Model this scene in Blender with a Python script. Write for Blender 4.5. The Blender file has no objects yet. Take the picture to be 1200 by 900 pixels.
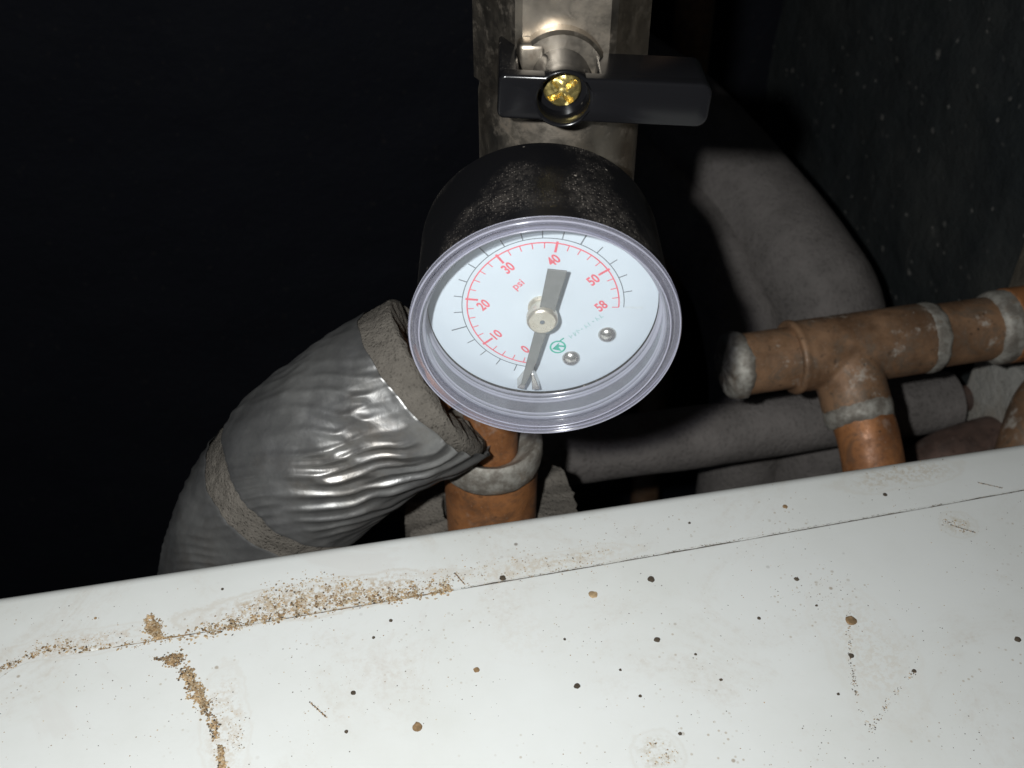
import bpy, bmesh, math, random
from mathutils import Vector, Matrix, noise
random.seed(7)
PI = math.pi
S = 0.001                                   # all measures below are millimetres, dial centre = origin
OFF = Vector((0, 0, 0.5))                   # the dial hangs half a metre above z = 0
sc = bpy.context.scene
col = sc.collection

# ------------------------------------------------------------------ camera, light, exposure
PITCH, YAW = 0.696, 0.222
cd = bpy.data.cameras.new('camera'); cam = bpy.data.objects.new('camera', cd); col.objects.link(cam)
cam.location = Vector((-41.94, -159.12, 118.13)) * S + OFF
cam.rotation_euler = (PI / 2 - PITCH, 0, -YAW)
cd.sensor_width = 36; cd.lens = 37.5; cd.clip_start = 0.005; cd.clip_end = 20
cd.dof.use_dof = True; cd.dof.focus_distance = 0.212; cd.dof.aperture_fstop = 30
sc.camera = cam

w = bpy.data.worlds.new('World'); sc.world = w; w.use_nodes = True
w.node_tree.nodes['Background'].inputs[0].default_value = (0.6, 0.75, 1.0, 1)
w.node_tree.nodes['Background'].inputs[1].default_value = 0.012

# the phone's own flash: a small round lamp beside and a little above the lens
ld = bpy.data.lights.new('phone_flash', 'AREA'); ld.shape = 'DISK'; ld.size = 0.007
ld.energy = 0.70; ld.color = (0.985, 1.0, 0.99)
fl = bpy.data.objects.new('phone_flash', ld); col.objects.link(fl)
rgt = Vector((math.cos(YAW), -math.sin(YAW), 0))
fwd = Vector((math.sin(YAW) * math.cos(PITCH), math.cos(YAW) * math.cos(PITCH), -math.sin(PITCH)))
upv = rgt.cross(fwd)
fl.location = cam.location + (rgt * -27.5 + upv * 10 - fwd * 2) * S
fl.rotation_euler = (PI / 2 - PITCH - 0.06, 0, -YAW + 0.03)

vs = sc.view_settings
vs.view_transform = 'Standard'; vs.look = 'None'; vs.gamma = 1; vs.use_curve_mapping = False; vs.exposure = 0

# ------------------------------------------------------------------ materials
class NT:
    def __init__(s, name):
        s.m = bpy.data.materials.new(name); s.m.use_nodes = True
        s.t = s.m.node_tree; s.n = s.t.nodes; s.n.clear()
        s.out = s.n.new('ShaderNodeOutputMaterial')
        s.tc = s.n.new('ShaderNodeTexCoord').outputs['Object']
    def link(s, a, b): s.t.links.new(a, b)
    def setv(s, sock, v):
        if hasattr(v, 'is_output'): s.link(v, sock)
        elif isinstance(v, (tuple, list)) and len(v) == 3 and sock.type == 'RGBA': sock.default_value = (*v, 1)
        else: sock.default_value = v
    def noise(s, scale, detail=4, rough=0.6, vec=None, dist=0):
        x = s.n.new('ShaderNodeTexNoise'); x.inputs['Scale'].default_value = scale
        x.inputs['Detail'].default_value = detail; x.inputs['Roughness'].default_value = rough
        x.inputs['Distortion'].default_value = dist
        s.link(vec or s.tc, x.inputs['Vector']); return x.outputs['Fac']
    def voro(s, scale, vec=None, feat='F1'):
        x = s.n.new('ShaderNodeTexVoronoi'); x.feature = feat; x.inputs['Scale'].default_value = scale
        s.link(vec or s.tc, x.inputs['Vector']); return x
    def ramp(s, fac, lo, hi, a=0.0, b=1.0):
        x = s.n.new('ShaderNodeMapRange'); x.clamp = True; x.interpolation_type = 'SMOOTHSTEP'
        s.link(fac, x.inputs[0]); x.inputs[1].default_value = lo; x.inputs[2].default_value = hi
        x.inputs[3].default_value = a; x.inputs[4].default_value = b; return x.outputs[0]
    def math(s, op, a, b=0.0):
        x = s.n.new('ShaderNodeMath'); x.operation = op; s.setv(x.inputs[0], a); s.setv(x.inputs[1], b); return x.outputs[0]
    def mix(s, f, a, b):
        x = s.n.new('ShaderNodeMix'); x.data_type = 'RGBA'
        s.setv(x.inputs[0], f); s.setv(x.inputs[6], a); s.setv(x.inputs[7], b); return x.outputs[2]
    def mapping(s, scale=(1, 1, 1), loc=(0, 0, 0), rot=(0, 0, 0)):
        x = s.n.new('ShaderNodeMapping'); s.link(s.tc, x.inputs[0])
        x.inputs['Scale'].default_value = scale; x.inputs['Location'].default_value = loc
        x.inputs['Rotation'].default_value = rot; return x.outputs[0]
    def bump(s, h, strength=0.3, dist=0.0003, normal=None):
        x = s.n.new('ShaderNodeBump'); x.inputs['Strength'].default_value = strength
        x.inputs['Distance'].default_value = dist; s.link(h, x.inputs['Height'])
        if normal: s.link(normal, x.inputs['Normal'])
        return x.outputs[0]
    def pbr(s, color, rough=0.5, metal=0.0, normal=None, spec=0.5, coat=0.0):
        x = s.n.new('ShaderNodeBsdfPrincipled')
        s.setv(x.inputs['Base Color'], color); s.setv(x.inputs['Roughness'], rough); s.setv(x.inputs['Metallic'], metal)
        s.setv(x.inputs['Specular IOR Level'], spec)
        if coat: x.inputs['Coat Weight'].default_value = coat; x.inputs['Coat Roughness'].default_value = 0.2
        if normal: s.link(normal, x.inputs['Normal'])
        s.link(x.outputs[0], s.out.inputs[0]); return x

def m_plain(name, color, rough=0.5, metal=0.0, spec=0.5, var=0.0, scale=400, bump=0.0):
    t = NT(name); c = color; n = None
    if var:
        f = t.noise(scale, 5); c = t.mix(t.ramp(f, 0.3, 0.7), tuple(x * (1 - var) for x in color), tuple(min(1, x * (1 + var)) for x in color))
    if bump: n = t.bump(t.noise(scale * 3, 4), bump)
    t.pbr(c, rough, metal, n, spec); return t.m

def m_enamel():
    t = NT('white_enamel')
    c = t.mix(t.ramp(t.noise(14, 6, 0.65), 0.35, 0.75), (0.69, 0.705, 0.69), (0.62, 0.63, 0.60))
    # brownish tide marks left by drips, each with its own outline
    wob = t.noise(110, 6, 0.7); speck = t.ramp(t.noise(900, 3, 0.7), 0.40, 0.62)
    for (x, y, rx, ry, k, colr) in ((88, -2.5, 17, 4.5, 0.55, (0.50, 0.43, 0.33)), (93, -20, 5, 4, 0.45, (0.45, 0.37, 0.24)),
                                    (-9.7, -28, 8, 8, 0.12, (0.52, 0.45, 0.36)), (8.1, -60, 5, 5, 0.45, (0.42, 0.36, 0.26)),
                                    (57, -47, 9, 18, 0.38, (0.55, 0.49, 0.40)), (0, -10.5, 20, 3.2, 0.55, (0.52, 0.44, 0.33)),
                                    (-50, -9, 30, 5, 0.8, (0.42, 0.31, 0.19)), (-70, -36, 5, 14, 0.5, (0.5, 0.42, 0.33)),
                                    (-98, -10, 16, 3.5, 0.5, (0.5, 0.40, 0.3)), (110, -40, 12, 20, 0.10, (0.5, 0.46, 0.4))):
        mp = t.n.new('ShaderNodeMapping'); t.link(t.tc, mp.inputs[0])
        mp.inputs['Location'].default_value = (-x / rx, -(y + 60) / ry, 0); mp.inputs['Scale'].default_value = (1000 / rx, 1000 / ry, 0.001)
        ln = t.n.new('ShaderNodeVectorMath'); ln.operation = 'LENGTH'; t.link(mp.outputs[0], ln.inputs[0])
        d = t.math('ADD', ln.outputs['Value'], t.math('MULTIPLY', t.math('SUBTRACT', wob, 0.5), 1.1))
        f = t.math('MULTIPLY', t.ramp(d, 0.3, 1.05, 1, 0), t.math('MULTIPLY', speck, k))
        rim = t.math('MULTIPLY', t.math('MULTIPLY', t.ramp(d, 0.85, 0.98), t.ramp(d, 0.98, 1.1, 1, 0)), k * 0.28)
        c = t.mix(t.math('MAXIMUM', f, rim), c, colr)
    c = t.mix(t.math('MULTIPLY', t.ramp(t.noise(26, 7, 0.75, dist=1.0), 0.52, 0.72), t.ramp(t.noise(700, 4, 0.7), 0.35, 0.65, 0.05, 0.42)), c, (0.50, 0.44, 0.37))
    c = t.mix(t.ramp(t.noise(17, 6, 0.7, vec=t.mapping(loc=(4, 9, 2)), dist=2.0), 0.60, 0.66, 0, 0.16), c, (0.55, 0.50, 0.46))
    # fine fly-speck dirt
    for sc_, th, colr, lo, hi in ((420, 0.10, (0.30, 0.24, 0.17), 0.5, 0.62), (900, 0.14, (0.42, 0.36, 0.28), 0.46, 0.6), (170, 0.045, (0.16, 0.13, 0.10), 0.4, 0.6)):
        v = t.voro(sc_); r = t.n.new('ShaderNodeSeparateColor'); t.link(v.outputs['Color'], r.inputs[0])
        keep = t.ramp(r.outputs[0], 0.80, 0.90)
        f = t.math('MULTIPLY', t.math('MULTIPLY', t.ramp(v.outputs['Distance'], th, th * 2.2, 1, 0), keep), t.ramp(t.noise(40, 3), lo, hi))
        c = t.mix(t.math('MULTIPLY', f, 0.75), c, colr)
    rough = t.ramp(t.noise(60, 5, 0.7), 0.3, 0.75, 0.34, 0.55)
    t.pbr(c, rough, 0, t.bump(t.noise(120, 4, 0.6), 0.12, 0.0004), 0.4); return t.m

def m_blackplastic(name, dust=1.0, rough=0.5, base=(0.004, 0.004, 0.005), lo=0.43, hi=0.55):
    t = NT(name)
    v = t.voro(2300); r = t.n.new('ShaderNodeSeparateColor'); t.link(v.outputs['Color'], r.inputs[0])
    patch = t.ramp(t.noise(48, 3, 0.5), lo, hi)
    dots = t.math('MULTIPLY', t.ramp(v.outputs['Distance'], 0.18, 0.42, 1, 0), t.ramp(r.outputs[0], 0.45, 0.8))
    film = t.math('MULTIPLY', patch, t.ramp(t.noise(900, 4, 0.7), 0.35, 0.7, 0.01, 0.10))
    v2 = t.voro(330); r2 = t.n.new('ShaderNodeSeparateColor'); t.link(v2.outputs['Color'], r2.inputs[0])
    big = t.math('MULTIPLY', t.ramp(v2.outputs['Distance'], 0.06, 0.13, 1, 0), t.ramp(r2.outputs[0], 0.80, 0.86))
    f = t.math('MAXIMUM', t.math('MULTIPLY', dots, t.math('MULTIPLY', patch, 0.55)), film)
    f = t.math('MULTIPLY', t.math('MAXIMUM', f, t.math('MULTIPLY', big, 0.7)), dust)
    c = t.mix(f, base, (0.42, 0.37, 0.32))
    t.pbr(c, t.math('ADD', t.math('MULTIPLY', f, 0.5), rough), 0, t.bump(f, 0.4, 0.0002), 0.32); return t.m

def m_metal(name, a, b, rough=(0.28, 0.45), metal=0.9, scale=70, grime=(0.10, 0.08, 0.06), gr=0.35, bump=0.15):
    t = NT(name)
    c = t.mix(t.ramp(t.noise(scale, 6, 0.7), 0.35, 0.7), a, b)
    g = t.math('MULTIPLY', t.ramp(t.noise(scale * 2.7, 6, 0.75), 0.5, 0.75), gr)
    c = t.mix(g, c, grime)
    rg = t.ramp(t.noise(scale * 4, 5, 0.7), 0.3, 0.7, rough[0], rough[1])
    t.pbr(c, rg, t.math('SUBTRACT', metal, t.math('MULTIPLY', g, 0.7)), t.bump(t.noise(scale * 9, 4, 0.6), bump, 0.0002)); return t.m

def m_copper(name, a, b, dirt, white=0.25, metal=0.45):
    t = NT(name)
    c = t.mix(t.ramp(t.noise(45, 7, 0.7), 0.38, 0.64), tuple(min(1, x * 1.25) for x in a), tuple(x * 0.72 for x in b))
    c = t.mix(t.ramp(t.noise(130, 7, 0.75, dist=0.8), 0.46, 0.66, 0, 0.85), c, dirt)
    c = t.mix(t.ramp(t.noise(330, 5, 0.7, vec=t.mapping(loc=(1, 7, 3))), 0.58, 0.70, 0, 0.6), c, tuple(x * 0.35 for x in dirt))
    dv = t.voro(260); c = t.mix(t.math('MULTIPLY', t.ramp(dv.outputs['Distance'], 0.06, 0.16, 1, 0), t.ramp(t.noise(60, 2), 0.45, 0.6, 0, 0.8)), c, (0.03, 0.022, 0.016))
    wv = t.math('MULTIPLY', t.ramp(t.noise(95, 5, 0.7, vec=t.mapping(loc=(3, 1, 2))), 0.58, 0.70), white)
    c = t.mix(wv, c, (0.50, 0.47, 0.42))
    # fine scratches and lint
    sp = t.ramp(t.noise(1500, 3, 0.6), 0.62, 0.72, 0, 0.4)
    c = t.mix(t.math('MULTIPLY', sp, t.ramp(t.noise(90, 3), 0.4, 0.6)), c, (0.5, 0.42, 0.34))
    rg = t.ramp(t.noise(200, 5, 0.7), 0.3, 0.7, 0.40, 0.72)
    t.pbr(c, rg, t.math('SUBTRACT', metal, t.math('MULTIPLY', wv, metal)), t.bump(t.noise(420, 5, 0.65), 0.25, 0.0003)); return t.m

def m_foam(name, base, scale=500):
    t = NT(name)
    c = t.mix(t.ramp(t.noise(scale * 0.12, 6, 0.7), 0.3, 0.7), tuple(x * 0.55 for x in base), tuple(x * 1.35 for x in base))
    f = t.ramp(t.voro(scale * 2.2).outputs['Distance'], 0.05, 0.5)
    c = t.mix(t.math('MULTIPLY', f, 0.35), c, tuple(x * 1.6 for x in base))
    h = t.math('ADD', t.noise(scale * 1.6, 5, 0.7), t.math('MULTIPLY', f, 0.3))
    t.pbr(c, 0.95, 0, t.bump(h, 0.8, 0.0009), 0.15); return t.m

def m_tape():
    t = NT('silver_tape')
    c = t.mix(t.ramp(t.noise(55, 5, 0.65), 0.3, 0.72), (0.19, 0.19, 0.192), (0.29, 0.288, 0.28))
    c = t.mix(t.ramp(t.noise(38, 5, 0.7, vec=t.mapping(loc=(9, 4, 1))), 0.5, 0.75, 0, 0.75), c, (0.16, 0.14, 0.12))
    c = t.mix(t.math('MULTIPLY', t.ramp(t.noise(1300, 3, 0.7), 0.6, 0.72), 0.25), c, (0.38, 0.35, 0.31))
    rg = t.ramp(t.noise(70, 5, 0.7), 0.35, 0.72, 0.36, 0.58)
    n = t.bump(t.noise(260, 5, 0.55, dist=0.8), 0.22, 0.0006)
    t.pbr(c, rg, 0.72, n, 0.5); return t.m

def m_solder():
    t = NT('solder_flux')
    c = t.mix(t.ramp(t.noise(220, 6, 0.7), 0.38, 0.66), (0.19, 0.17, 0.145), (0.40, 0.385, 0.345))
    c = t.mix(t.ramp(t.noise(120, 5, 0.7, vec=t.mapping(loc=(5, 2, 8))), 0.55, 0.72, 0, 0.6), c, (0.20, 0.13, 0.075))
    t.pbr(c, 0.6, 0.25, t.bump(t.noise(500, 6, 0.65), 0.4, 0.0005), 0.4); return t.m

def m_clear(name, haze, tint, rough=0.06, fres=1.45, hz_rough=0.5):
    # clear plastic: see-through body, Fresnel gloss, pale diffuse haze painted in for reflections
    t = NT(name)
    tr = t.n.new('ShaderNodeBsdfTransparent'); tr.inputs[0].default_value = (*tint, 1)
    gl = t.n.new('ShaderNodeBsdfGlossy'); gl.inputs['Roughness'].default_value = rough; gl.inputs['Color'].default_value = (1, 1, 1, 1)
    df = t.n.new('ShaderNodeBsdfDiffuse'); df.inputs['Color'].default_value = (0.62, 0.62, 0.71, 1)
    tl = t.n.new('ShaderNodeBsdfTranslucent'); tl.inputs['Color'].default_value = (0.62, 0.62, 0.71, 1)
    md = t.n.new('ShaderNodeMixShader'); md.inputs[0].default_value = 0.4; t.link(df.outputs[0], md.inputs[1]); t.link(tl.outputs[0], md.inputs[2])
    m1 = t.n.new('ShaderNodeMixShader'); t.link(tr.outputs[0], m1.inputs[1]); t.link(md.outputs[0], m1.inputs[2])
    hz = t.ramp(t.noise(140, 4, 0.6), 0.3, 0.7, haze * 0.92, haze * 1.08); t.link(hz, m1.inputs[0])
    lw = t.n.new('ShaderNodeLayerWeight'); lw.inputs[0].default_value = 0.5      # Schlick's curve from the facing angle
    fr = t.math('ADD', t.math('MULTIPLY', t.math('POWER', lw.outputs['Facing'], 5.0), 0.96), 0.04)
    m2 = t.n.new('ShaderNodeMixShader'); t.link(fr, m2.inputs[0]); t.link(m1.outputs[0], m2.inputs[1]); t.link(gl.outputs[0], m2.inputs[2])
    t.link(m2.outputs[0], t.out.inputs[0]); return t.m

def m_wall(name, base, alt, speck, scale=9, sk=0.9, lo=0.5, hi=0.75, bump=0.5):
    t = NT(name)
    c = t.mix(t.ramp(t.noise(scale, 7, 0.7), lo, hi), base, alt)
    sx = t.n.new('ShaderNodeSeparateXYZ'); t.link(t.tc, sx.inputs[0]); cb = t.n.new('ShaderNodeCombineXYZ')
    t.link(t.math('ADD', sx.outputs[0], sx.outputs[1]), cb.inputs[0]); t.link(sx.outputs[2], cb.inputs[1]); uv = cb.outputs[0]
    f = None
    for q, th in ((80, 0.13), (160, 0.15), (36, 0.09)):
        v = t.voro(q, vec=uv); v.voronoi_dimensions = '2D'; r = t.n.new('ShaderNodeSeparateColor'); t.link(v.outputs['Color'], r.inputs[0])
        g = t.math('MULTIPLY', t.ramp(t.math('ADD', v.outputs['Distance'], t.math('MULTIPLY', t.noise(320, 5, 0.7), 0.22)), th + 0.04, th + 0.11, 1, 0), t.ramp(r.outputs[0], 0.80, 1.0))
        f = g if f is None else t.math('MAXIMUM', f, g)
    mp = t.n.new('ShaderNodeMapping'); t.link(uv, mp.inputs[0]); mp.inputs['Scale'].default_value = (1, 0.10, 1); mp.inputs['Rotation'].default_value = (0, 0, 0.12)
    f = t.math('MAXIMUM', f, t.math('MULTIPLY', t.ramp(t.noise(38, 4, 0.6, vec=mp.outputs[0]), 0.64, 0.74), 0.5))
    f2 = t.math('MULTIPLY', t.ramp(t.noise(26, 6, 0.75, dist=1.2), 0.62, 0.74), 0.4)
    c = t.mix(t.math('MULTIPLY', t.math('MAXIMUM', f, f2), sk), c, speck)
    t.pbr(c, 0.8, 0, t.bump(t.noise(60, 8, 0.72), bump, 0.005), 0.25); return t.m

M = dict(
    enamel=m_enamel(), case=m_blackplastic('dusty_black_plastic'), handle=m_blackplastic('glossy_black_plastic', 0.35, 0.2, (0.007, 0.007, 0.008), 0.62, 0.75),
    nickel=m_metal('nickel_plate', (0.40, 0.355, 0.30), (0.28, 0.24, 0.19), (0.34, 0.48), 1.0, 60, (0.09, 0.065, 0.045), 0.85),
    brass=m_metal('brass', (0.75, 0.60, 0.22), (0.62, 0.50, 0.2), (0.2, 0.4), 0.9, 300, (0.3, 0.22, 0.08), 0.4),
    copper=m_copper('bright_copper', (0.34, 0.145, 0.055), (0.26, 0.105, 0.042), (0.17, 0.09, 0.05), 0.25, 0.22),
    tarnish=m_copper('tarnished_copper', (0.25, 0.145, 0.082), (0.20, 0.112, 0.062), (0.16, 0.118, 0.085), 0.7, 0.2),
    brown=m_copper('brown_copper', (0.12, 0.075, 0.06), (0.09, 0.06, 0.05), (0.07, 0.05, 0.045), 0.1, 0.15),
    solder=m_solder(), foam=m_foam('grey_foam', (0.125, 0.113, 0.098)), darkfoam=m_foam('dark_grey_foam', (0.15, 0.137, 0.13), 300),
    tape=m_tape(), dial=m_plain('dial_white', (0.58, 0.645, 0.70), 0.45, var=0.03, scale=60),
    red=m_plain('red_ink', (0.72, 0.13, 0.17), 0.5, var=0.1, scale=900), grey=m_plain('black_ink', (0.13, 0.15, 0.17), 0.5, var=0.2, scale=900),
    green=m_plain('green_ink', (0.05, 0.40, 0.30), 0.5, var=0.15, scale=900), pale=m_plain('worn_green_ink', (0.30, 0.50, 0.50), 0.5, var=0.12, scale=900),
    palegrey=m_plain('worn_grey_ink', (0.55, 0.60, 0.63), 0.5, var=0.06, scale=900),
    needle=m_plain('needle_paint', (0.20, 0.205, 0.20), 0.42, 0.3, var=0.08, scale=500),
    hub=m_metal('hub_metal', (0.66, 0.62, 0.53), (0.58, 0.53, 0.44), (0.25, 0.4), 0.75, 500, (0.3, 0.26, 0.2), 0.2, 0.05),
    steel=m_metal('rivet_steel', (0.62, 0.60, 0.57), (0.52, 0.50, 0.47), (0.18, 0.3), 0.85, 500, (0.3, 0.28, 0.25), 0.2, 0.03),
    window=m_clear('clear_window', 0.012, (0.985, 0.99, 0.995), 0.05), ring=m_clear('clear_plastic_ring', 0.21, (0.88, 0.88, 0.93), 0.14), ridge=m_clear('painted_glint_ridge', 0.6, (0.85, 0.86, 0.9), 0.18),  # the ridge's strong haze paints bright ring lines into the plastic
    liner=m_clear('milky_reflection_barrel', 0.22, (0.84, 0.85, 0.87), 0.14),  # milky colour painted in for the white dial's reflection on the barrel
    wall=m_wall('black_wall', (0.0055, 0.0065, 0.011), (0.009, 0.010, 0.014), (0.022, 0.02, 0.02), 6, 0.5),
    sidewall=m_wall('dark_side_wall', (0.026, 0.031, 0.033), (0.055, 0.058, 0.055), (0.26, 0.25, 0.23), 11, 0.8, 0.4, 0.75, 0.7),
    stone=m_wall('sooty_stone', (0.085, 0.075, 0.06), (0.16, 0.14, 0.11), (0.03, 0.028, 0.025), 30, 0.9, 0.4, 0.7, 0.8),
    plaster=m_wall('dirty_plaster', (0.42, 0.41, 0.38), (0.32, 0.28, 0.23), (0.10, 0.09, 0.07), 22, 0.9, 0.45, 0.7, 0.6),
    dirt1=m_plain('tan_dirt', (0.38, 0.275, 0.16), 0.95, spec=0.1, var=0.35, scale=700), dirt2=m_plain('brown_dirt', (0.25, 0.165, 0.09), 0.95, spec=0.1, var=0.35, scale=700),
    dirt3=m_plain('dark_dirt', (0.075, 0.06, 0.045), 0.95, spec=0.1, var=0.3, scale=700), dirt4=m_plain('pale_dirt', (0.46, 0.39, 0.29), 0.95, spec=0.1, var=0.25, scale=700),
)

# ------------------------------------------------------------------ mesh helpers (mm in, metres out)
def tag(o, label=None, cat=None, group=None, kind=None):
    if label: o['label'] = label
    if cat: o['category'] = cat
    if group: o['group'] = group
    if kind: o['kind'] = kind
    return o

def empty(name, loc_mm, label, cat, rot=(0, 0, 0)):
    o = bpy.data.objects.new(name, None); col.objects.link(o); o.empty_display_size = 0.01
    o.location = Vector(loc_mm) * S + OFF; o.rotation_euler = rot
    o['org'] = tuple(loc_mm) if rot == (0, 0, 0) else (0.0, 0.0, 0.0)
    tag(o, label, cat); return o

def link_mesh(name, verts, faces, mat, parent=None, org=(0, 0, 0), sharp=35, smooth=True):
    """verts in mm: world mm when the parent is unrotated, else the parent's local mm"""
    if parent is not None:
        root = parent
        org = tuple(root.get('org', (0, 0, 0)))
    me = bpy.data.meshes.new(name)
    me.from_pydata([((x - org[0]) * S, (y - org[1]) * S, (z - org[2]) * S) for x, y, z in verts], [], faces)
    bm = bmesh.new(); bm.from_mesh(me); bmesh.ops.recalc_face_normals(bm, faces=bm.faces); bm.to_mesh(me); bm.free()
    if smooth:
        me.polygons.foreach_set('use_smooth', [True] * len(me.polygons)); me.set_sharp_from_angle(angle=math.radians(sharp))
    for mm in (mat if isinstance(mat, (list, tuple)) else [mat]): me.materials.append(mm)
    o = bpy.data.objects.new(name, me); col.objects.link(o)
    if parent is not None: o.parent = parent; o['org'] = org
    else: o.location = Vector(org) * S + OFF
    return o

def join(*parts):
    V, F = [], []
    for v, f in parts:
        k = len(V); V += v; F += [tuple(i + k for i in q) for q in f]
    return V, F

def frame_of(d):
    d = Vector(d).normalized(); a = Vector((0, 0, 1)) if abs(d.z) < 0.9 else Vector((0, -1, 0))
    x = a.cross(d).normalized(); return x, d.cross(x), d

def lathe(prof, o=(0, 0, 0), d=(0, -1, 0), n=96, jit=0.0, seed=0, closed=False, jscale=0.35):
    """prof: list of (radius, distance along d)"""
    x, y, dd = frame_of(d); o = Vector(o); V, F = [], []; m_ = len(prof)
    for j, (r, h) in enumerate(prof):
        for i in range(n):
            a = 2 * PI * i / n; k = 1.0
            if jit: 
                q = Vector((math.cos(a) * 2.2, math.sin(a) * 2.2, h * jscale + seed)); k = 1 + jit * (noise.noise(q) + 0.5 * noise.noise(q * 2.7) + 0.3 * noise.noise(q * 6))
                q2 = Vector((math.cos(a) * 1.6, math.sin(a) * 1.6, seed * 3.1 + (4 if j > m_ / 2 else 0))); hh = h + jit * 16 * (noise.noise(q2 * 1.3) + 0.6 * noise.noise(q2 * 3.5))
            else: hh = h
            V.append(tuple(o + (x * math.cos(a) + y * math.sin(a)) * max(r, 0.001) * k + dd * hh))
    m = len(prof)
    for j in range(m if closed else m - 1):
        for i in range(n):
            a, b = j * n + i, j * n + (i + 1) % n; c, e = ((j + 1) % m) * n + (i + 1) % n, ((j + 1) % m) * n + i
            F.append((a, b, c, e))
    return V, F

def smooth_path(pts, n):
    P = [Vector(p) for p in pts]; P = [2 * P[0] - P[1]] + P + [2 * P[-1] - P[-2]]; out = []
    segs = len(P) - 3
    for s in range(n + 1):
        u = s / n * segs; i = min(int(u), segs - 1); t = u - i; a, b, c, d = P[i:i + 4]
        out.append(0.5 * ((2 * b) + (c - a) * t + (2 * a - 5 * b + 4 * c - d) * t * t + (3 * b - a - 3 * c + d) * t ** 3))
    return out

def sweep(path, rad, n=48, cap=True, ref=None, rf=None, smap=None):
    """tube along path; rad number or f(s); rf(s,theta) adds to the radius; smap(s,theta) remaps s"""
    N = len(path); T = [(path[min(i + 1, N - 1)] - path[max(i - 1, 0)]).normalized() for i in range(N)]
    x = Vector(ref or (0, -1, 0)); X = []
    for t in T: x = (x - t * x.dot(t)).normalized(); X.append(x.copy())
    def at(s):
        u = max(0, min(1, s)) * (N - 1); i = min(int(u), N - 2); k = u - i
        return path[i].lerp(path[i + 1], k), T[i].lerp(T[i + 1], k).normalized(), X[i].lerp(X[i + 1], k).normalized()
    V, F = [], []
    for i in range(N):
        for j in range(n):
            a = 2 * PI * j / n; s = i / (N - 1)
            if smap: s = smap(s, a)
            p, t, xx = at(s); yy = t.cross(xx)
            r = (rad(s) if callable(rad) else rad) + (rf(s, a) if rf else 0)
            V.append(tuple(p + (xx * math.cos(a) + yy * math.sin(a)) * r))
    for i in range(N - 1):
        for j in range(n): F.append((i * n + j, i * n + (j + 1) % n, (i + 1) * n + (j + 1) % n, (i + 1) * n + j))
    if cap: F.append(tuple(range(n))[::-1]); F.append(tuple((N - 1) * n + j for j in range(n)))
    return V, F

def line(a, b, n=12): return [Vector(a).lerp(Vector(b), i / n) for i in range(n + 1)]

def slab(outline, y0, y1, bev=0.0, seg=3):
    """polygon outline [(x,z)] extruded between y0 (front) and y1, edges rounded"""
    bm = bmesh.new()
    vs_ = [bm.verts.new((x, y0, z)) for x, z in outline]; f = bm.faces.new(vs_)
    r = bmesh.ops.extrude_face_region(bm, geom=[f])
    for v in r['geom']:
        if isinstance(v, bmesh.types.BMVert): v.co.y = y1
    bmesh.ops.recalc_face_normals(bm, faces=bm.faces)
    if bev:
        es = [e for e in bm.edges if e.calc_face_angle(0) > 0.6]
        bmesh.ops.bevel(bm, geom=es, offset=bev, segments=seg, profile=0.5, affect='EDGES', clamp_overlap=True)
    bm.verts.index_update(); V = [tuple(v.co) for v in bm.verts]; F = [tuple(v.index for v in f.verts) for f in bm.faces]; bm.free()
    return V, F

def box(c, s, bev=0.0, seg=2):
    x, y, z = c; a, b, d = s[0] / 2, s[1] / 2, s[2] / 2
    return slab([(x - a, z - d), (x + a, z - d), (x + a, z + d), (x - a, z + d)], y - b, y + b, bev, seg)

# ------------------------------------------------------------------ the setting: dark walls behind
def wall_sheet(name, p0, u, v, nu, nv, amp, mat, seed, thick):
    p0, u, v = Vector(p0), Vector(u), Vector(v); nrm = u.cross(v).normalized(); V, F = [], []
    for j in range(nv + 1):
        for i in range(nu + 1):
            p = p0 + u * (i / nu) + v * (j / nv); q = p * 0.02 + Vector((seed, 0, 0))
            V.append(tuple(p + nrm * amp * (noise.noise(q) + 0.6 * noise.noise(q * 3) + 0.3 * noise.noise(q * 9))))
    for j in range(nv):
        for i in range(nu): a = j * (nu + 1) + i; F.append((a, a + 1, a + nu + 2, a + nu + 1))
    k = len(V); cs = [p0, p0 + u, p0 + u + v, p0 + v]; V += [tuple(c - nrm * thick) for c in cs]
    F.append((k, k + 3, k + 2, k + 1)); b = [0, nu, (nu + 1) * (nv + 1) - 1, nv * (nu + 1)]
    for i in range(4): F.append((b[i], b[(i + 1) % 4], k + (i + 1) % 4, k + i))
    return tag(link_mesh(name, V, F, mat, org=tuple(p0)), kind='structure')

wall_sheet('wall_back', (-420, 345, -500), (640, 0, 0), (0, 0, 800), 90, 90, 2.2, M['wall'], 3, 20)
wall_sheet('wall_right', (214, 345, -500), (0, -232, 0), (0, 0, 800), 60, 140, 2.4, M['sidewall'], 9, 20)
ptr = wall_sheet('wall_right_return', (202, 110, -500), (0, -135, 0), (0, 0, 800), 50, 240, 0.9, M['stone'], 17, 30)

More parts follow.
